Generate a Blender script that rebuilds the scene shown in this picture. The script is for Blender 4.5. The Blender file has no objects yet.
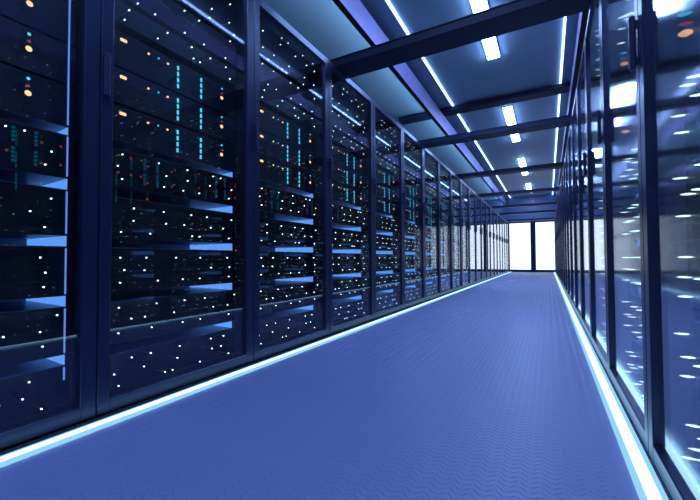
import bpy, math, random
from mathutils import Matrix, Vector

# ------------------------------------------------------------------ camera
scene = bpy.context.scene
col = scene.collection
EYE = 0.55
FPX = 357.0
YAW = math.atan(198 / FPX)
PITCH = math.atan(9.0 / FPX)
ROLL = 0.0045
cam_data = bpy.data.cameras.new('camera')
cam_data.sensor_width = 36.0
cam_data.lens = FPX / 700 * 36.0
cam_data.clip_start = 0.02
cam = bpy.data.objects.new('camera', cam_data)
col.objects.link(cam)
fwd = Vector((-math.sin(YAW) * math.cos(PITCH), math.cos(YAW) * math.cos(PITCH), math.sin(PITCH)))
rgt = Vector((math.cos(YAW), math.sin(YAW), 0))
upv = rgt.cross(fwd)
rgt = math.cos(ROLL) * rgt - math.sin(ROLL) * upv
upv = rgt.cross(fwd)
M = Matrix((rgt, upv, -fwd)).transposed().to_4x4()
M.translation = Vector((0, 0, EYE))
cam.matrix_world = M
scene.camera = cam

# ------------------------------------------------------------------ world, exposure
world = bpy.data.worlds.new('world')
scene.world = world
world.use_nodes = True
bg = world.node_tree.nodes['Background']
bg.inputs['Color'].default_value = (0.05, 0.1, 0.3, 1)
bg.inputs['Strength'].default_value = 0.05
vs = scene.view_settings
vs.view_transform = 'Standard'
vs.look = 'None'
vs.gamma = 1.0
vs.use_curve_mapping = False
vs.exposure = 0.0

# strengths of the lamps of the room (all are visible emitting meshes)
E_PANEL = 60.0
E_COVE = 9.5
E_FLOOR = 3.2
E_DOOR = 1.7
LAMP = (0.30, 0.48, 1.0)

# ------------------------------------------------------------------ materials
MATS = {}


def new_mat(name):
    m = bpy.data.materials.new(name)
    m.use_nodes = True
    nt = m.node_tree
    nt.nodes.clear()
    out = nt.nodes.new('ShaderNodeOutputMaterial')
    MATS[name] = m
    return m, nt, out


def surface(name, color, rough=0.4, metal=0.0, var=0.15, scale=20.0, bump=0.0, spec=0.5, stretch=None):
    m, nt, out = new_mat(name)
    b = nt.nodes.new('ShaderNodeBsdfPrincipled')
    b.inputs['Metallic'].default_value = metal
    b.inputs['Specular IOR Level'].default_value = spec
    tc = nt.nodes.new('ShaderNodeTexCoord')
    mp = nt.nodes.new('ShaderNodeMapping')
    if stretch:
        mp.inputs['Scale'].default_value = stretch
    nz = nt.nodes.new('ShaderNodeTexNoise')
    nz.inputs['Scale'].default_value = scale
    nz.inputs['Detail'].default_value = 4
    nt.links.new(tc.outputs['Object'], mp.inputs['Vector'])
    nt.links.new(mp.outputs['Vector'], nz.inputs['Vector'])
    rmp = nt.nodes.new('ShaderNodeMapRange')
    rmp.inputs['To Min'].default_value = 1 - var
    rmp.inputs['To Max'].default_value = 1 + var
    nt.links.new(nz.outputs['Fac'], rmp.inputs['Value'])
    mul = nt.nodes.new('ShaderNodeVectorMath')
    mul.operation = 'SCALE'
    mul.inputs[0].default_value = color
    nt.links.new(rmp.outputs['Result'], mul.inputs['Scale'])
    nt.links.new(mul.outputs['Vector'], b.inputs['Base Color'])
    rr = nt.nodes.new('ShaderNodeMapRange')
    rr.inputs['To Min'].default_value = rough * (1 - var)
    rr.inputs['To Max'].default_value = min(1, rough * (1 + var))
    nt.links.new(nz.outputs['Fac'], rr.inputs['Value'])
    nt.links.new(rr.outputs['Result'], b.inputs['Roughness'])
    if bump:
        bp = nt.nodes.new('ShaderNodeBump')
        bp.inputs['Strength'].default_value = bump
        bp.inputs['Distance'].default_value = 0.002
        nt.links.new(nz.outputs['Fac'], bp.inputs['Height'])
        nt.links.new(bp.outputs['Normal'], b.inputs['Normal'])
    nt.links.new(b.outputs[0], out.inputs[0])
    return m


def emit(name, color, strength, sample=True):
    m, nt, out = new_mat(name)
    e = nt.nodes.new('ShaderNodeEmission')
    e.inputs['Color'].default_value = (*color, 1)
    e.inputs['Strength'].default_value = strength
    nt.links.new(e.outputs[0], out.inputs[0])
    if not sample:
        m.cycles.emission_sampling = 'NONE'
    return m


def glass(name, tint, f0, rough):
    """Sheet glass: clear body, mirror reflection that grows with grazing angle (Schlick)."""
    m, nt, out = new_mat(name)
    tr = nt.nodes.new('ShaderNodeBsdfTransparent')
    tr.inputs['Color'].default_value = (*tint, 1)
    gl = nt.nodes.new('ShaderNodeBsdfGlossy')
    gl.inputs['Roughness'].default_value = rough
    gl.inputs['Color'].default_value = (0.92, 0.95, 1, 1)
    lw = nt.nodes.new('ShaderNodeLayerWeight')
    lw.inputs['Blend'].default_value = 0.5
    pw = nt.nodes.new('ShaderNodeMath')
    pw.operation = 'POWER'
    pw.inputs[1].default_value = 5.0
    nt.links.new(lw.outputs['Facing'], pw.inputs[0])
    ma = nt.nodes.new('ShaderNodeMath')
    ma.operation = 'MULTIPLY_ADD'
    ma.inputs[1].default_value = 1 - f0
    ma.inputs[2].default_value = f0
    nt.links.new(pw.outputs[0], ma.inputs[0])
    mx = nt.nodes.new('ShaderNodeMixShader')
    nt.links.new(ma.outputs[0], mx.inputs[0])
    nt.links.new(tr.outputs[0], mx.inputs[1])
    nt.links.new(gl.outputs[0], mx.inputs[2])
    nt.links.new(mx.outputs[0], out.inputs[0])
    return m


surface('floor_blue', (0.205, 0.235, 0.43), 0.42, 0.0, 0.05, 6, spec=0.6)
surface('ceiling_blue', (0.36, 0.52, 0.60), 0.5, 0.0, 0.05, 3)
surface('wall_blue', (0.10, 0.15, 0.29), 0.35, 0.0, 0.05, 2)
surface('frame_navy', (0.020, 0.032, 0.080), 0.33, 0.3, 0.1, 30)
surface('body_black', (0.008, 0.009, 0.014), 0.5, 0.0, 0.1, 30)
surface('handle_black', (0.016, 0.024, 0.07), 0.38, 0.0, 0.1, 60)
surface('server_dark', (0.008, 0.010, 0.020), 0.45, 0.1, 0.2, 60)
surface('server_grille', (0.006, 0.008, 0.012), 0.5, 0.1, 0.2, 60)
surface('slot_liner', (0.055, 0.10, 0.22), 0.35, 0.2, 0.1, 30)
surface('rail_steel', (0.16, 0.22, 0.42), 0.3, 0.5, 0.1, 40)
surface('beam_navy', (0.010, 0.017, 0.052), 0.5, 0.0, 0.1, 10, spec=0.25)
surface('tray_lavender', (0.42, 0.37, 0.70), 0.35, 0.1, 0.05, 6)
surface('tray_black', (0.006, 0.007, 0.012), 0.5, 0.0, 0.1, 20)
surface('aluminium', (0.45, 0.55, 0.7), 0.3, 0.7, 0.05, 40)
surface('plinth_grey', (0.05, 0.055, 0.075), 0.45, 0.2, 0.1, 20)
glass('door_glass', (0.90, 0.94, 1.0), 0.055, 0.006)
glass('door_glass_satin', (0.88, 0.93, 1.0), 0.16, 0.085)
emit('panel_light', LAMP, E_PANEL)
emit('cove_light', LAMP, E_COVE)
emit('floor_light', (0.36, 0.62, 1.0), E_FLOOR)
emit('floor_light_edge', (0.30, 0.66, 0.96), 1.0)
emit('door_light', (0.74, 0.86, 1.0), E_DOOR)
emit('edge_highlight', (0.16, 0.30, 0.85), 1.0, False)  # glow in place of a lit rail edge, no lamp there
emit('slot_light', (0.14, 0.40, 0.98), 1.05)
emit('white_led', (0.75, 1.0, 0.88), 5.0, False)
emit('streak_led', (0.75, 1.0, 0.85), 4.0, False)
emit('cyan_led', (0.06, 0.62, 0.74), 1.4, False)
emit('teal_led', (0.0, 0.06, 0.10), 1.0, False)
emit('orange_led', (1.0, 0.50, 0.20), 2.0, False)
emit('ceiling_fill', (0.36, 0.58, 1.0), 22.0)  # added glow that brightens the side ceilings
emit('dim_red_led', (0.30, 0.03, 0.03), 0.8, False)
emit('red_led', (0.65, 0.05, 0.06), 0.8, False)


# ------------------------------------------------------------------ mesh helpers
class MB:
    """Collects boxes, prisms and discs and links them as one mesh object.
    sx = -1 mirrors x (and keeps the faces outward)."""

    def __init__(self, sx=1):
        self.v, self.f, self.sx = [], [], sx

    def add(self, verts, faces):
        n = len(self.v)
        if self.sx < 0:
            self.v += [(-x, y, z) for x, y, z in verts]
            self.f += [tuple(n + i for i in reversed(fc)) for fc in faces]
        else:
            self.v += list(verts)
            self.f += [tuple(n + i for i in fc) for fc in faces]
        return self

    def box(self, x0, x1, y0, y1, z0, z1):
        v = [(x, y, z) for z in (z0, z1) for y in (y0, y1) for x in (x0, x1)]
        return self.add(v, [(0, 2, 3, 1), (4, 5, 7, 6), (0, 1, 5, 4), (2, 6, 7, 3), (0, 4, 6, 2), (1, 3, 7, 5)])

    def bbox(self, x0, x1, y0, y1, z0, z1, c):
        """Box with all edges chamfered by c (one octagon-like shell)."""
        xs = (x0, x0 + c, x1 - c, x1)
        ys = (y0, y0 + c, y1 - c, y1)
        zs = (z0, z0 + c, z1 - c, z1)
        v, idx = [], {}

        def g(a, b, d):
            k = (a, b, d)
            if k not in idx:
                idx[k] = len(v)
                v.append((xs[a], ys[b], zs[d]))
            return idx[k]
        f = []
        f.append((g(1, 1, 0), g(1, 2, 0), g(2, 2, 0), g(2, 1, 0)))
        f.append((g(1, 1, 3), g(2, 1, 3), g(2, 2, 3), g(1, 2, 3)))
        f.append((g(1, 0, 1), g(2, 0, 1), g(2, 0, 2), g(1, 0, 2)))
        f.append((g(1, 3, 1), g(1, 3, 2), g(2, 3, 2), g(2, 3, 1)))
        f.append((g(0, 1, 1), g(0, 1, 2), g(0, 2, 2), g(0, 2, 1)))
        f.append((g(3, 1, 1), g(3, 2, 1), g(3, 2, 2), g(3, 1, 2)))
        # edges along x
        f.append((g(1, 0, 1), g(1, 1, 0), g(2, 1, 0), g(2, 0, 1)))
        f.append((g(1, 2, 0), g(1, 3, 1), g(2, 3, 1), g(2, 2, 0)))
        f.append((g(1, 1, 3), g(1, 0, 2), g(2, 0, 2), g(2, 1, 3)))
        f.append((g(1, 3, 2), g(1, 2, 3), g(2, 2, 3), g(2, 3, 2)))
        # edges along y
        f.append((g(0, 1, 1), g(0, 2, 1), g(1, 2, 0), g(1, 1, 0)))
        f.append((g(3, 2, 1), g(3, 1, 1), g(2, 1, 0), g(2, 2, 0)))
        f.append((g(0, 2, 2), g(0, 1, 2), g(1, 1, 3), g(1, 2, 3)))
        f.append((g(3, 1, 2), g(3, 2, 2), g(2, 2, 3), g(2, 1, 3)))
        # edges along z
        f.append((g(0, 1, 1), g(1, 0, 1), g(1, 0, 2), g(0, 1, 2)))
        f.append((g(2, 0, 1), g(3, 1, 1), g(3, 1, 2), g(2, 0, 2)))
        f.append((g(1, 3, 1), g(0, 2, 1), g(0, 2, 2), g(1, 3, 2)))
        f.append((g(3, 2, 1), g(2, 3, 1), g(2, 3, 2), g(3, 2, 2)))
        # corners
        f.append((g(0, 1, 1), g(1, 1, 0), g(1, 0, 1)))
        f.append((g(3, 1, 1), g(2, 0, 1), g(2, 1, 0)))
        f.append((g(0, 2, 1), g(1, 3, 1), g(1, 2, 0)))
        f.append((g(3, 2, 1), g(2, 2, 0), g(2, 3, 1)))
        f.append((g(0, 1, 2), g(1, 0, 2), g(1, 1, 3)))
        f.append((g(3, 1, 2), g(2, 1, 3), g(2, 0, 2)))
        f.append((g(0, 2, 2), g(1, 2, 3), g(1, 3, 2)))
        f.append((g(3, 2, 2), g(2, 3, 2), g(2, 2, 3)))
        return self.add(v, f)

    def led(self, x, y, z, ry, rz, h=0.003, n=6):
        """Domed lamp on a plane facing +x at x."""
        ring = [(x, y + ry * math.cos(2 * math.pi * k / n), z + rz * math.sin(2 * math.pi * k / n)) for k in range(n)]
        tip = [(x + h, y + 0.6 * ry * math.cos(2 * math.pi * k / n), z + 0.6 * rz * math.sin(2 * math.pi * k / n)) for k in range(n)]
        f = [tuple(n + k for k in range(n))]
        f += [(k, (k + 1) % n, n + (k + 1) % n, n + k) for k in range(n)]
        return self.add(ring + tip, f)

    def pipe(self, x, y, z, r, h, n=6):
        """Spindle shaped light pipe along +x: a lamp stretched to imitate glare."""
        rings = ((0.0, 0.35), (0.35, 1.0), (0.65, 1.0), (1.0, 0.35))
        v = [(x + a * h, y + b * r * math.cos(2 * math.pi * k / n), z + b * r * math.sin(2 * math.pi * k / n)) for a, b in rings for k in range(n)]
        f = [tuple(3 * n + k for k in range(n))]
        f += [(q * n + k, q * n + (k + 1) % n, (q + 1) * n + (k + 1) % n, (q + 1) * n + k) for q in range(3) for k in range(n)]
        return self.add(v, f)

    def cyl(self, x, y, z0, z1, r, n=10):
        a = [(x + r * math.cos(2 * math.pi * k / n), y + r * math.sin(2 * math.pi * k / n), z0) for k in range(n)]
        b = [(p[0], p[1], z1) for p in a]
        f = [tuple(reversed(range(n))), tuple(n + k for k in range(n))]
        f += [(k, (k + 1) % n, n + (k + 1) % n, n + k) for k in range(n)]
        return self.add(a + b, f)

    def mesh(self, name, mat):
        me = bpy.data.meshes.new(name)
        me.from_pydata(self.v, [], self.f)
        me.materials.append(MATS[mat])
        me.update()
        return me


def link(name, me, parent=None, loc=(0, 0, 0)):
    o = bpy.data.objects.new(name, me)
    col.objects.link(o)
    o.location = loc
    o.parent = parent
    return o


def thing(name, label, cat, loc=(0, 0, 0), group=None):
    o = link(name, None, None, loc)
    o.empty_display_size = 0.1
    o['label'] = label
    o['category'] = cat
    if group:
        o['group'] = group
    return o


def struct(name, me, label, cat, parent=None):
    o = link(name, me, parent)
    if parent is None:
        o['kind'] = 'structure'
        o['label'] = label
        o['category'] = cat
    return o


ORD = ['first', 'second', 'third', 'fourth', 'fifth', 'sixth', 'seventh', 'eighth', 'ninth', 'tenth', 'eleventh',
       'twelfth', 'thirteenth', 'fourteenth', 'fifteenth', 'sixteenth', 'seventeenth', 'eighteenth', 'nineteenth',
       'twentieth', 'twenty-first']

# ------------------------------------------------------------------ layout (metres; camera stands at x = 0, y = 0)
XL, XR = -1.37, 0.232          # fronts of the two rack rows
PITCH_Y = 0.752
YL0 = 0.663 - PITCH_Y          # start of the first left rack
YR0 = 1.262 - PITCH_Y         # start of the first right rack
NL, NR = 21, 20
YEND = 15.75
YBACK = -4.0
XWL, XWR = -3.0, 1.9
ZC = 3.0
H = 2.0
DEPTH = 0.9

# ------------------------------------------------------------------ the setting
floor = struct('floor', MB().box(XWL, XWR, YBACK, YEND, -0.1, 0.0).mesh('floor', 'floor_blue'),
               'blue floor with a raised herringbone tread running down the aisle', 'floor')

# raised tread bars in a herringbone, real relief
tv, tf = [], []
CW = 0.024
x_lo, x_hi = -1.272, 0.166
nc = int((x_hi - x_lo) / CW)
PY = 0.0215
ny = int((YEND - 0.3) / PY)
L, W, T = 0.0125, 0.0038, 0.0011
for c in range(nc):
    cx = x_lo + (c + 0.5) * CW
    s = 1 if c % 2 else -1
    ax, ay = math.cos(math.radians(45)), s * math.sin(math.radians(45))
    nx_, ny_ = -ay, ax
    loc_bot = [(a * L * ax + b * W * nx_, a * L * ay + b * W * ny_) for a, b in ((-1, -1), (1, -1), (1, 1), (-1, 1))]
    loc_top = [(a * (L - .003) * ax + b * (W - .0028) * nx_, a * (L - .003) * ay + b * (W - .0028) * ny_) for a, b in ((-1, -1), (1, -1), (1, 1), (-1, 1))]
    for r in range(ny):
        cy = 0.3 + (r + 0.5) * PY
        n = len(tv)
        tv += [(cx + p[0], cy + p[1], 0.0) for p in loc_bot]
        tv += [(cx + p[0], cy + p[1], T) for p in loc_top]
        tf += [(n + 4, n + 5, n + 6, n + 7), (n, n + 1, n + 5, n + 4), (n + 1, n + 2, n + 6, n + 5),
               (n + 2, n + 3, n + 7, n + 6), (n + 3, n, n + 4, n + 7)]
tm = bpy.data.meshes.new('tread_bars')
tm.from_pydata(tv, [], tf)
tm.materials.append(MATS['floor_blue'])
tread = link('tread_bars', tm, floor)
tread['kind'] = 'stuff'
tread['label'] = 'raised herringbone tread bars on the blue floor'

# ceiling: raised middle field, two lower side fields whose edges carry the cove lights
XCL, XCR = -1.302, 0.202
cb = MB()
cb.box(XCL, XCR, YBACK, YEND, ZC, ZC + 0.1)
cb.box(XWL, XCL, YBACK, YEND, ZC - 0.02, ZC + 0.1)
cb.box(XCR, XWR, YBACK, YEND, ZC - 0.02, ZC + 0.1)
struct('ceiling', cb.mesh('ceiling', 'ceiling_blue'), 'blue ceiling with a raised middle field above the aisle', 'ceiling')
struct('wall_left', MB().box(XWL - 0.1, XWL, YBACK, YEND, 0, ZC).mesh('wall_left', 'wall_blue'),
       'blue side wall behind the left row of racks', 'wall')
struct('wall_right', MB().box(XWR, XWR + 0.1, YBACK, YEND, 0, ZC).mesh('wall_right', 'wall_blue'),
       'blue side wall behind the right row of racks', 'wall')
struct('wall_back', MB().box(XWL, XWR, YBACK - 0.1, YBACK, 0, ZC).mesh('wall_back', 'wall_blue'),
       'blue wall behind the camera', 'wall')
DX0, DX1, DZ = -1.40, 0.28, 2.0
wb = MB()
wb.box(XWL, XWR, YEND, YEND + 0.1, DZ, ZC)
wb.box(XWL, DX0, YEND, YEND + 0.1, 0, DZ)
wb.box(DX1, XWR, YEND, YEND + 0.1, 0, DZ)
struct('wall_end', wb.mesh('wall_end', 'wall_blue'), 'dark blue end wall above the glowing double door', 'wall')

# backlit double door closing the aisle
door = struct('door_1', MB().box(DX0, DX0 + 0.05, YEND - 0.02, YEND + 0.08, 0, DZ).box(DX1 - 0.05, DX1, YEND - 0.02, YEND + 0.08, 0, DZ)
              .box(DX0 + 0.05, DX1 - 0.05, YEND - 0.02, YEND + 0.08, DZ - 0.05, DZ).mesh('door_frame', 'beam_navy'),
              'backlit frosted double door glowing white at the end of the aisle', 'door')
link('mullion', MB().bbox(-0.595, -0.415, YEND - 0.03, YEND + 0.07, 0.0, DZ - 0.05, 0.006).mesh('mullion', 'beam_navy'), door)
for a, b in ((DX0 + 0.05, -0.595), (-0.415, DX1 - 0.05)):
    leaf = link('door_leaf', MB().box(a, b, YEND, YEND + 0.05, 0.0, 0.10).mesh('door_leaf', 'beam_navy'), door)
    link('frosted_pane', MB().box(a, b, YEND + 0.02, YEND + 0.04, 0.10, DZ - 0.05).mesh('frosted_pane', 'door_light'), leaf)

# ------------------------------------------------------------------ lamps of the room
def panel(y0, y1, label):
    t = thing('ceiling_light', label, 'light', (-0.537, (y0 + y1) / 2, ZC - 0.03), 'white light panels along the ceiling')
    l = (y1 - y0) / 2
    w = 0.066
    hb = MB().box(-w - .008, w + .008, -l - .008, l + .008, 0.022, 0.03)
    hb.box(-w - .008, -w, -l - .008, l + .008, 0.012, 0.022).box(w, w + .008, -l - .008, l + .008, 0.012, 0.022)
    hb.box(-w, w, -l - .008, -l, 0.012, 0.022).box(-w, w, l, l + .008, 0.012, 0.022)
    link('housing', hb.mesh('housing', 'aluminium'), t)
    link('diffuser', MB().bbox(-w, w, -l, l, 0.0, 0.022, 0.003).mesh('diffuser', 'panel_light'), t)


for y0, y1, lab in ((2.68, 4.58, 'white ceiling light panel nearest the camera, crossed by the nearest low beam'),
                    (6.21, 8.10, 'second white ceiling light panel from the camera'),
                    (9.60, 11.49, 'third white ceiling light panel from the camera'),
                    (13.03, 14.92, 'farthest white ceiling light panel, close to the end wall'),
                    (-0.85, 1.05, 'white ceiling light panel above the camera')):
    panel(y0, y1, lab)

for x, sgn, lab in ((XCL, 1, 'thin white light line along the left edge of the ceiling field'),
                    (XCR, -1, 'thin white light line along the right edge of the ceiling field')):
    t = thing('light_line', lab, 'light', (x, 0, ZC - 0.035), 'light lines along the ceiling')
    y0, y1 = YBACK + 0.05, YEND - 0.02
    s = 1 if sgn > 0 else -1
    link('profile', MB(s).box(-0.012, 0.0, y0, y1, 0.012, 0.016).mesh('profile', 'aluminium'), t)
    link('diffuser', MB(s).bbox(0.003, 0.021, y0, y1, 0.019, 0.035, 0.003).mesh('diffuser', 'cove_light'), t)

for xc, s, lab in ((-1.306, 1, 'bright white light strip on the floor along the left rack row'),
                   (0.200, -1, 'bright white light strip on the floor along the right rack row')):
    t = thing('floor_light_strip', lab, 'light', (xc, 0, 0), 'light strips on the floor')
    y0, y1 = -0.6, YEND - 0.03
    link('profile', MB().box(-0.027, -0.014, y0, y1, 0, 0.010).box(0.014, 0.027, y0, y1, 0, 0.010)
         .box(-0.014, 0.014, y0, y1, 0, 0.004).mesh('profile', 'floor_light_edge'), t)
    link('diffuser', MB().box(-0.014, 0.014, y0, y1, 0.004, 0.0115).mesh('diffuser', 'floor_light'), t)

# dark plinths under the rack fronts
struct('baseboard_left', MB().box(XL, XL + 0.036, -0.6, YEND, 0, 0.006).mesh('baseboard_left', 'plinth_grey'),
       'dark grey metal edge strip along the foot of the left racks', 'baseboard')
struct('baseboard_right', MB().box(XR - 0.004, XR, -0.6, YEND, 0, 0.006).mesh('baseboard_right', 'plinth_grey'),
       'dark grey metal edge strip along the foot of the right racks', 'baseboard')

# ------------------------------------------------------------------ beams and trays under the ceiling
def beam(y0, y1, z, label, x0=-2.2, x1=1.08, zrod=None):
    t = thing('cross_beam', label, 'beam', ((x0 + x1) / 2, (y0 + y1) / 2, z), 'beams across the aisle')
    w, l = (y1 - y0) / 2, (x1 - x0) / 2
    link('web', MB().bbox(-l, l, -w, w, 0.0, 0.055, 0.004).mesh('web', 'beam_navy'), t)
    link('flange', MB().box(-l, l, -w - 0.006, -w + 0.02, 0.055, 0.063).box(-l, l, w - 0.02, w + 0.006, 0.055, 0.063).mesh('flange', 'beam_navy'), t)
    if zrod:
        for sx in (-1, 1):
            link('hanger_rod', MB().cyl(sx * (l - 0.15), 0, 0.06, zrod - z, 0.006).mesh('hanger_rod', 'rail_steel'), t)
    return t


B = [(2.275, 2.48), (4.40, 4.575), (6.51, 6.69), (8.76, 8.94), (11.03, 11.22), (12.83, 13.01), (15.27, 15.46)]
for i, (a, b) in enumerate(B):
    lab = ['dark blue cross beam nearest the camera, lying on the rack tops',
           'second dark blue cross beam lying on the rack tops, crossing the second light panel',
           'third dark blue cross beam lying on the rack tops',
           'fourth dark blue cross beam lying on the rack tops',
           'fifth dark blue cross beam lying on the rack tops, beyond the light panels',
           'sixth dark blue cross beam on the rack tops, second from the end door',
           'farthest dark blue cross beam, just above the glowing door'][i]
    beam(a, b, H, lab)
beam(5.70, 5.91, 2.905, 'high dark blue cross beam above the cable trays, hung under the ceiling', zrod=ZC - 0.02)


def tray(xt, xb, wb, zb, s, label):
    """Closed cable duct: inner side from (xb, zb) up to (xt, 2.90), black underside wb wide, added unseen fill light on the outer side."""
    t = thing('cable_duct', label, 'cable duct', (0, 0, zb), 'cable ducts hung over the rack rows')
    y0, y1 = YBACK + 0.1, YEND - 0.02
    h = 2.90 - zb
    o = xb - s * wb                                             # outer side
    k = 1 if s > 0 else -1

    def prism(pts):
        pts = pts if k > 0 else pts[::-1]
        n = len(pts)
        v = [(x, y0, z) for x, z in pts] + [(x, y1, z) for x, z in pts]
        f = [tuple(reversed(range(n))), tuple(n + i for i in range(n))]
        f += [(i, (i + 1) % n, n + (i + 1) % n, n + i) for i in range(n)]
        return MB().add(v, [fc[::-1] for fc in f])
    link('side_plate', prism([(xb, 0.004), (xb - s * 0.006, 0.004), (xt - s * 0.006, h), (xt, h)]).mesh('side_plate', 'tray_lavender'), t)
    link('bottom_plate', prism([(xb + s * 0.002, -0.004), (o, -0.004), (o, 0.004), (xb + s * 0.002, 0.004)]).mesh('bottom_plate', 'tray_black'), t)
    link('outer_plate', prism([(o + s * 0.006, 0.004), (o, 0.004), (o, h), (o + s * 0.006, h)]).mesh('outer_plate', 'tray_black'), t)
    link('ceiling_fill', prism([(o, 0.03), (o - s * 0.008, 0.035), (o - s * 0.008, 0.075), (o, 0.08)]).mesh('ceiling_fill', 'ceiling_fill'), t)  # added out of view to brighten the ceiling above the racks
    rod = MB().cyl((o + xb) / 2, 0, 0.004, ZC - 0.02 - zb, 0.005).mesh('hanger_rod', 'rail_steel')
    for q in range(8):
        link('hanger_rod', rod, t, (0, -2.0 + 2.25 * q, 0))


tray(-1.457, -1.50, 0.05, 2.725, 1, 'pale lavender cable duct with a black underside hung above the left rack row')
tray(0.30, 0.305, 0.06, 2.745, -1, 'pale lavender cable duct hung above the right rack row')

# ------------------------------------------------------------------ server racks
# LED places measured along the rack width (u) and height (z), metres
TOP_LEDS = [(0.168, 1.969), (0.122, 1.874), (0.291, 1.97), (0.339, 1.97), (0.29, 1.923), (0.277, 1.874), (0.352, 1.923), 
    (0.459, 1.971), (0.427, 1.875), (0.508, 1.921), (0.661, 1.97), (0.626, 1.922), (0.551, 1.874), 
    (0.122, 1.776), (0.219, 1.777), (0.362, 1.778), (0.167, 1.727), (0.12, 1.678), (0.294, 1.728), 
    (0.216, 1.677), (0.337, 1.727), (0.528, 1.78), (0.644, 1.875), (0.168, 1.577), (0.136, 1.53), (0.242, 1.577), 
    (0.379, 1.678), (0.515, 1.727), (0.639, 1.775), (0.458, 1.678), (0.119, 1.482), (0.298, 1.53), 
    (0.382, 1.577), (0.255, 1.482), (0.419, 1.53), (0.486, 1.578), (0.67, 1.727), (0.646, 1.68), (0.429, 1.482), 
    (0.464, 1.481), (0.524, 1.53), (0.617, 1.578), (0.619, 1.53), (0.647, 1.482)]
BRIGHT_LEDS = [(0.115, 0.951), (0.098, 0.903), (0.115, 0.855), (0.263, 0.951), (0.297, 0.903), (0.288, 0.855), (0.4, 0.951), 
    (0.401, 0.903), (0.38, 0.854), (0.464, 0.855), (0.544, 0.951), (0.589, 0.951), (0.525, 0.902), 
    (0.659, 0.903), (0.643, 0.856), (0.162, 0.747), (0.161, 0.698), (0.114, 0.651), (0.229, 0.651), 
    (0.287, 0.747), (0.299, 0.698), (0.113, 0.551), (0.214, 0.551), (0.349, 0.551), (0.423, 0.748), 
    (0.387, 0.699), (0.509, 0.747), (0.532, 0.698), (0.607, 0.699), (0.661, 0.747), (0.645, 0.651), 
    (0.428, 0.651), (0.468, 0.651), (0.474, 0.551), (0.636, 0.551), (0.537, 0.503), (0.65, 0.502), 
    (0.129, 0.503), (0.207, 0.5), (0.113, 0.455), (0.265, 0.455), (0.111, 0.359), (0.158, 0.311), (0.212, 0.311), 
    (0.26, 0.359), (0.342, 0.311), (0.11, 0.262), (0.241, 0.263), (0.382, 0.455), (0.471, 0.454), (0.647, 0.455), 
    (0.393, 0.359), (0.501, 0.358), (0.551, 0.311), (0.64, 0.31), (0.685, 0.358), (0.384, 0.262), (0.477, 0.263), 
    (0.648, 0.262), (0.615, 0.157), (0.538, 0.158), (0.162, 0.158), (0.239, 0.158), (0.211, 0.11), (0.097, 0.11), 
    (0.114, 0.061), (0.303, 0.062), (0.338, 0.061), (0.36, 0.109), (0.371, 0.158), (0.546, 0.109), (0.6, 0.109), 
    (0.649, 0.061), (0.477, 0.062)]
RED_LEDS = [(0.102, 0.946), (0.102, 0.88), (0.103, 0.813), (0.147, 0.945), (0.148, 0.879), (0.149, 0.813), 
    (0.188, 0.945), (0.189, 0.879), (0.19, 0.811), (0.323, 0.928), (0.324, 0.862), (0.462, 0.946), (0.463, 0.88), 
    (0.685, 0.928), (0.685, 0.864), (0.548, 0.879)]

P = PITCH_Y
G = 0.0015                     # half gap between neighbouring racks
U0, U1 = 0.03, P - 0.03        # server width
SL0, SL1 = U0 + 0.003, 0.700         # slot opening

LEFT_TOP_LEDS = [(0.147, 1.95), (0.102, 1.856), (0.268, 1.951), (0.315, 1.951), (0.267, 1.904), (0.254, 1.856), 
    (0.327, 1.904), (0.433, 1.952), (0.401, 1.857), (0.48, 1.902), (0.631, 1.951), (0.596, 1.903), 
    (0.522, 1.856), (0.101, 1.76), (0.196, 1.761), (0.336, 1.761), (0.145, 1.711), (0.098, 1.663), 
    (0.269, 1.712), (0.192, 1.662), (0.311, 1.711), (0.499, 1.763), (0.613, 1.857), (0.145, 1.564), 
    (0.113, 1.517), (0.217, 1.564), (0.352, 1.663), (0.486, 1.711), (0.608, 1.758), (0.429, 1.663), 
    (0.096, 1.47), (0.272, 1.517), (0.354, 1.564), (0.229, 1.47), (0.39, 1.517), (0.456, 1.565), (0.638, 1.711), 
    (0.614, 1.665), (0.4, 1.47), (0.434, 1.469), (0.493, 1.517), (0.584, 1.564), (0.586, 1.517), (0.613, 1.47)]
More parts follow.
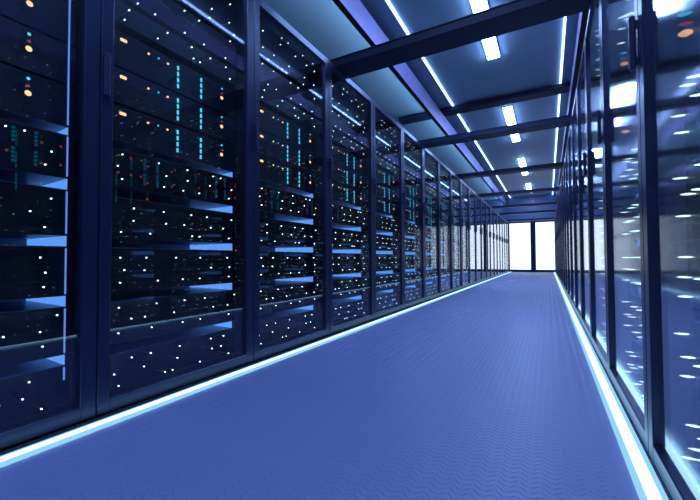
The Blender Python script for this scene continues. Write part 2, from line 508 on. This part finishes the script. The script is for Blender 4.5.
LEFT_BRIGHT_LEDS = [(0.094, 0.95), (0.078, 0.903), (0.094, 0.856), (0.239, 0.95), (0.272, 0.903), (0.263, 0.856), (0.373, 0.95), 
    (0.374, 0.903), (0.353, 0.855), (0.435, 0.856), (0.513, 0.95), (0.557, 0.95), (0.495, 0.902), (0.626, 0.903), 
    (0.61, 0.857), (0.139, 0.75), (0.138, 0.702), (0.092, 0.656), (0.205, 0.656), (0.262, 0.75), (0.273, 0.702), 
    (0.091, 0.559), (0.19, 0.559), (0.321, 0.559), (0.394, 0.751), (0.359, 0.703), (0.478, 0.75), (0.5, 0.702), 
    (0.574, 0.703), (0.627, 0.75), (0.611, 0.656), (0.399, 0.656), (0.438, 0.656), (0.443, 0.559), 
    (0.601, 0.559), (0.504, 0.512), (0.615, 0.511), (0.106, 0.512), (0.183, 0.509), (0.091, 0.465), 
    (0.239, 0.465), (0.088, 0.372), (0.134, 0.325), (0.187, 0.325), (0.234, 0.372), (0.313, 0.325), 
    (0.087, 0.277), (0.215, 0.278), (0.353, 0.465), (0.44, 0.464), (0.611, 0.465), (0.363, 0.372), 
    (0.469, 0.371), (0.517, 0.325), (0.604, 0.324), (0.648, 0.371), (0.354, 0.277), (0.445, 0.278), 
    (0.611, 0.277), (0.579, 0.175), (0.504, 0.176), (0.137, 0.176), (0.212, 0.176), (0.185, 0.129), 
    (0.074, 0.129), (0.09, 0.082), (0.274, 0.083), (0.308, 0.082), (0.33, 0.128), (0.341, 0.176), (0.511, 0.128), 
    (0.564, 0.128), (0.611, 0.082), (0.444, 0.083)]
LEFT_RED_LEDS = [(0.082, 0.945), (0.081, 0.88), (0.082, 0.815), (0.126, 0.944), (0.126, 0.879), (0.127, 0.815), 
    (0.166, 0.944), (0.166, 0.879), (0.167, 0.813), (0.297, 0.927), (0.298, 0.863), (0.433, 0.945), 
    (0.434, 0.88), (0.651, 0.927), (0.651, 0.864), (0.517, 0.879)]
# face: depth of the unit fronts, led: depth of the lamps (on pins in the left row)
LAYOUT = {
    'left': dict(face=0.105, led=0.035, tops=(1.136, 1.276, 1.419), zk=1.05, slots=[(0.1857, 0.2225), (0.3883, 0.4261), (0.5983, 0.6361), (0.7978, 0.8377), (0.9909, 1.0203)],
                 levels=[0.046, 1.0203, 1.1652, 1.1694, 1.3122, 1.3164, 1.4623, 1.4938, 1.731, 1.7604, 1.965],
                 leds=LEFT_BRIGHT_LEDS + LEFT_TOP_LEDS, red=LEFT_RED_LEDS,
                 cols=(0.324, 0.443), dots=(0.192, 0.276), cyan=0.235, rect=0.094, tri=0.564, teal=(0.181, 0.234, 0.531, 0.586)),
    'right': dict(face=0.084, led=0.084, tops=(1.147, 1.290, 1.436), zk=1.0, slots=[(0.192, 0.228), (0.390, 0.427), (0.595, 0.632), (0.790, 0.829), (0.978, 1.006)],
                  levels=[0.056, 1.006, 1.147, 1.151, 1.290, 1.294, 1.436, 1.468, 1.696, 1.724, 1.971],
                  leds=BRIGHT_LEDS + TOP_LEDS, red=RED_LEDS,
                  cols=(0.357, 0.478), dots=(0.221, 0.307), cyan=0.264, rect=0.119, tri=0.604, teal=(0.211, 0.265, 0.569, 0.625))}


def rack_meshes(side):
    """Meshes of one rack; local x = 0 is the rack front and +x points to the aisle for side = 1 (left row)."""
    s = 1 if side == 'left' else -1
    K = LAYOUT[side]
    D_FACE, SLOTS, lv = K['face'], K['slots'], K['levels']
    q = SLOTS
    UNITS = [('base_panel', lv[0], q[0][0]), ('drive_shelf', q[0][1], q[1][0]), ('drive_shelf', q[1][1], q[2][0]),
             ('drive_shelf', q[2][1], q[3][0]), ('switch_unit', q[3][1], q[4][0]), ('server_unit', lv[1], lv[2]),
             ('server_unit', lv[3], lv[4]), ('server_unit', lv[5], lv[6]), ('storage_unit', lv[7], lv[8]),
             ('storage_unit', lv[9], lv[10])]
    g = 'door_glass' if side == 'left' else 'door_glass_satin'
    R = {}
    # cabinet shell behind the door
    b = MB(s)
    b.box(-DEPTH, -0.030, G, 0.022, 0.0, H)
    b.box(-DEPTH, -0.030, P - 0.022, P - G, 0.0, H)
    b.box(-DEPTH, -0.030, 0.022, P - 0.022, 1.975, H)
    b.box(-DEPTH, -0.030, 0.022, P - 0.022, 0.0, 0.045)
    b.box(-DEPTH, -DEPTH + 0.02, 0.022, P - 0.022, 0.045, 1.975)
    R['cabinet_body'] = b.mesh('cabinet_body', 'body_black')
    r = MB(s)                                                   # highlight on the rail edge, drawn as a glowing strip
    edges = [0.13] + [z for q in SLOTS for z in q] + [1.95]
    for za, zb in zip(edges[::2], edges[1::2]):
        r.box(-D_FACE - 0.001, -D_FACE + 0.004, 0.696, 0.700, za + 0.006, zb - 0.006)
    R['rail'] = r.mesh('edge_highlight', 'edge_highlight')
    # door frame
    d = MB(s)
    st, sf = 0.043, 0.050
    d.bbox(-0.028, 0.0, G, st, 0.012, H, 0.0025)
    d.bbox(-0.028, 0.0, P - sf, P - G, 0.012, H, 0.0025)
    d.bbox(-0.028, -0.0005, st - 0.003, P - sf + 0.003, 0.012, 0.058, 0.0025)
    d.bbox(-0.028, -0.0005, st - 0.003, P - sf + 0.003, 1.955, H - 0.0005, 0.0025)
    R['door'] = d.mesh('door', 'frame_navy')
    R['glass'] = MB(s).box(-0.019, -0.013, st - 0.002, P - sf + 0.002, 0.056, 1.957).mesh('glass_pane', g)
    h = MB(s)
    hz = 0.016 if side == 'left' else -0.028
    h.bbox(0.004, 0.019, 0.003, 0.025, 1.114 + hz, 1.268 + hz, 0.004)
    h.box(-0.001, 0.008, 0.008, 0.020, 1.128 + hz, 1.148 + hz)
    h.box(-0.001, 0.008, 0.008, 0.020, 1.234 + hz, 1.254 + hz)
    R['handle'] = h.mesh('handle', 'handle_black')
    # server faces
    R['units'] = []
    nsrv = 0
    for name, z0, z1 in UNITS:
        m = MB(s)
        m.bbox(-0.62, -D_FACE, U0, U1, z0 + 0.0015, z1 - 0.0015, 0.002)
        low = [q for q in SLOTS if abs(q[0] - z1) < 0.004]
        if low:                                                 # cheeks beside the slot above this unit
            a, c = low[0]
            m.box(-0.60, -D_FACE - 0.001, U0, SL0, z1 - 0.0015, c)
            m.box(-0.60, -D_FACE - 0.001, SL1 + 0.04, U1, z1 - 0.0015, c)
            m.box(-0.107, -D_FACE - 0.001, SL1 + 0.001, SL1 + 0.04, z1 - 0.0015, c)
        mat = 'server_grille' if name in ('drive_shelf', 'switch_unit') else 'server_dark'
        inside = lambda z: z0 - 0.004 <= 0.55 + (z - 0.55) * K['zk'] < z1 + 0.034
        br = [q for q in K['leds'] if inside(q[1])]
        X = -K['led']
        if side == 'left':                                      # dark pins that carry the lamps in front of the faces
            for (uu, z) in br:
                zz = max(z, 0.066)
                m.box(-D_FACE - 0.001, X, uu - 0.0008, uu + 0.0008, zz - 0.0008, zz + 0.0008)
            if name == 'server_unit':
                zt = K['tops'][nsrv]
                for uu, zz in [(K['rect'], zt - .03), (K['dots'][0], zt - .032), (K['dots'][1], zt - .033), (K['cyan'], zt - .030),
                               (K['tri'], zt - .02), (K['tri'], zt - .043), (K['tri'], zt - .066), (K['cols'][0], zt - .07), (K['cols'][1], zt - .07)]:
                    m.box(-D_FACE - 0.001, X, uu - 0.001, uu + 0.001, zz - 0.001, zz + 0.001)
        u = {'name': name, 'mesh': m.mesh(name, mat), 'sub': []}
        if low:
            a, c = low[0]
            ln = MB(s)
            ln.box(-0.473, -D_FACE - 0.002, SL0, SL1 + 0.03, a - 0.0012, a + 0.0006)
            ln.box(-0.473, -D_FACE - 0.002, SL0, SL1 + 0.03, c - 0.0006, c + 0.0010)
            ln.box(-0.475, -0.473, SL0, SL1 + 0.03, a, c)
            u['sub'].append(('slot_liner', ln.mesh('slot_liner', 'slot_liner'), None))
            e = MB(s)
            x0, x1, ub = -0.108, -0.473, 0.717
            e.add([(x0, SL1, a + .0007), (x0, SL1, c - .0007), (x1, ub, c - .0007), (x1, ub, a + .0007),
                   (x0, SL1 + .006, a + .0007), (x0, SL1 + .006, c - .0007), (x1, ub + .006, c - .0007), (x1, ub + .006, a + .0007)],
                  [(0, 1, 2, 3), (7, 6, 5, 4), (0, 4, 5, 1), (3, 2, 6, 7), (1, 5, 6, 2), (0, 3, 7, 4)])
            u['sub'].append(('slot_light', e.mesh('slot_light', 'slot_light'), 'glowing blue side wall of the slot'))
        if br:
            w = MB(s)
            for (uu, z) in br:
                if side == 'right':                             # lamps stretched outward, their shape imitating streaks of glare
                    w.pipe(X + 0.012, uu, max(z, 0.066), 0.0027, 0.028)
                else:
                    w.led(X, uu, max(z, 0.066), 0.0026, 0.0026, 0.005)
            u['sub'].append(('indicator_lights', w.mesh('indicator_lights', 'white_led' if side == 'left' else 'streak_led'), 'stuff'))
        if name == 'server_unit':
            c, o, rd = MB(s), MB(s), MB(s)
            zt = K['tops'][nsrv]
            nsrv += 1
            for cu in K['cols']:
                for q in range(4):
                    z = zt - 0.029 - 0.0265 * q
                    c.bbox(X - 0.002, X + 0.003, cu - 0.0042, cu + 0.0042, z - 0.009, z + 0.009, 0.001)
            c.led(X, K['cyan'], zt - 0.030, 0.004, 0.004)
            lamp = (lambda q, u_, z_, r_: q.pipe(X + 0.010, u_, z_, r_ * 0.9, 0.026)) if side == 'right' else (lambda q, u_, z_, r_: q.led(X, u_, z_, r_, r_, 0.004, 10))
            lamp(c, K['tri'], zt - 0.020, 0.0050)
            o.bbox(X - 0.002, X + 0.004, K['rect'] - 0.012, K['rect'] + 0.012, zt - 0.036, zt - 0.025, 0.002)
            o.led(X, K['dots'][0], zt - 0.032, 0.0050, 0.0050, 0.004)
            o.led(X, K['dots'][1], zt - 0.033, 0.0050, 0.0050, 0.004)
            lamp(o, K['tri'], zt - 0.066, 0.0088)
            lamp(rd, K['tri'], zt - 0.043, 0.0044)
            u['sub'] += [('cyan_lights', c.mesh('cyan_lights', 'cyan_led'), 'stuff'),
                         ('orange_lights', o.mesh('orange_lights', 'orange_led'), 'stuff'),
                         ('red_lights', rd.mesh('red_lights', 'red_led'), 'stuff')]
        if name == 'switch_unit':
            rd, c = MB(s), MB(s)
            for (uu, z) in K['red']:
                if inside(z):
                    rd.led(X, uu, z, 0.0045, 0.0045, 0.004)
            for cu in K['teal']:
                for q in range(8):
                    z = (0.952 if side == 'left' else 0.96) - 0.0125 * q - (0.012 if q > 3 else 0)
                    c.box(X - 0.002, X + 0.002, cu - 0.004, cu + 0.004, z - 0.004, z + 0.004)
            u['sub'] += [('red_lights', rd.mesh('red_lights', 'dim_red_led'), 'stuff'),
                         ('teal_lights', c.mesh('teal_lights', 'teal_led'), 'stuff')]
        R['units'].append(u)
    return R


def build_rack(R, loc, label, group, leds, edge=False, glow=True):
    t = thing('server_rack', label, 'server rack', loc, group)
    link('cabinet_body', R['cabinet_body'], t)
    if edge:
        link('edge_highlight', R['rail'], t)['label'] = 'thin blue highlight beside the servers, drawn as a glowing strip'
    d = link('door', R['door'], t)
    link('glass_pane', R['glass'], d)
    link('handle', R['handle'], d)
    for u in R['units']:
        o = link(u['name'], u['mesh'], t)
        for (n, me, extra) in u['sub']:
            if n == 'slot_light' and not glow:
                continue
            if not leds and n not in ('slot_light', 'slot_liner'):
                continue
            c = link(n, me, o)
            if extra == 'stuff':
                c['kind'] = 'stuff'
            elif extra:
                c['label'] = extra
    return t


RL, RR = rack_meshes('left'), rack_meshes('right')
for i in range(NL):
    if i == 0:
        lab = 'server rack nearest the camera in the left row, cut by the left picture edge'
    elif i == NL - 1:
        lab = 'farthest server rack of the left row, beside the glowing door'
    else:
        lab = '%s glass-door server rack from the camera in the left row' % ORD[i]
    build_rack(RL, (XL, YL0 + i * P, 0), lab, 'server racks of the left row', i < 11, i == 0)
for i in range(NR):
    if i == 0:
        lab = 'server rack nearest the camera in the right row, cut by the right picture edge'
    elif i == NR - 1:
        lab = 'farthest server rack of the right row, beside the glowing door'
    else:
        lab = '%s glass-door server rack from the camera in the right row' % ORD[i]
    build_rack(RR, (XR, YR0 + i * P, 0), lab, 'server racks of the right row', i < 8, glow=i > 0)
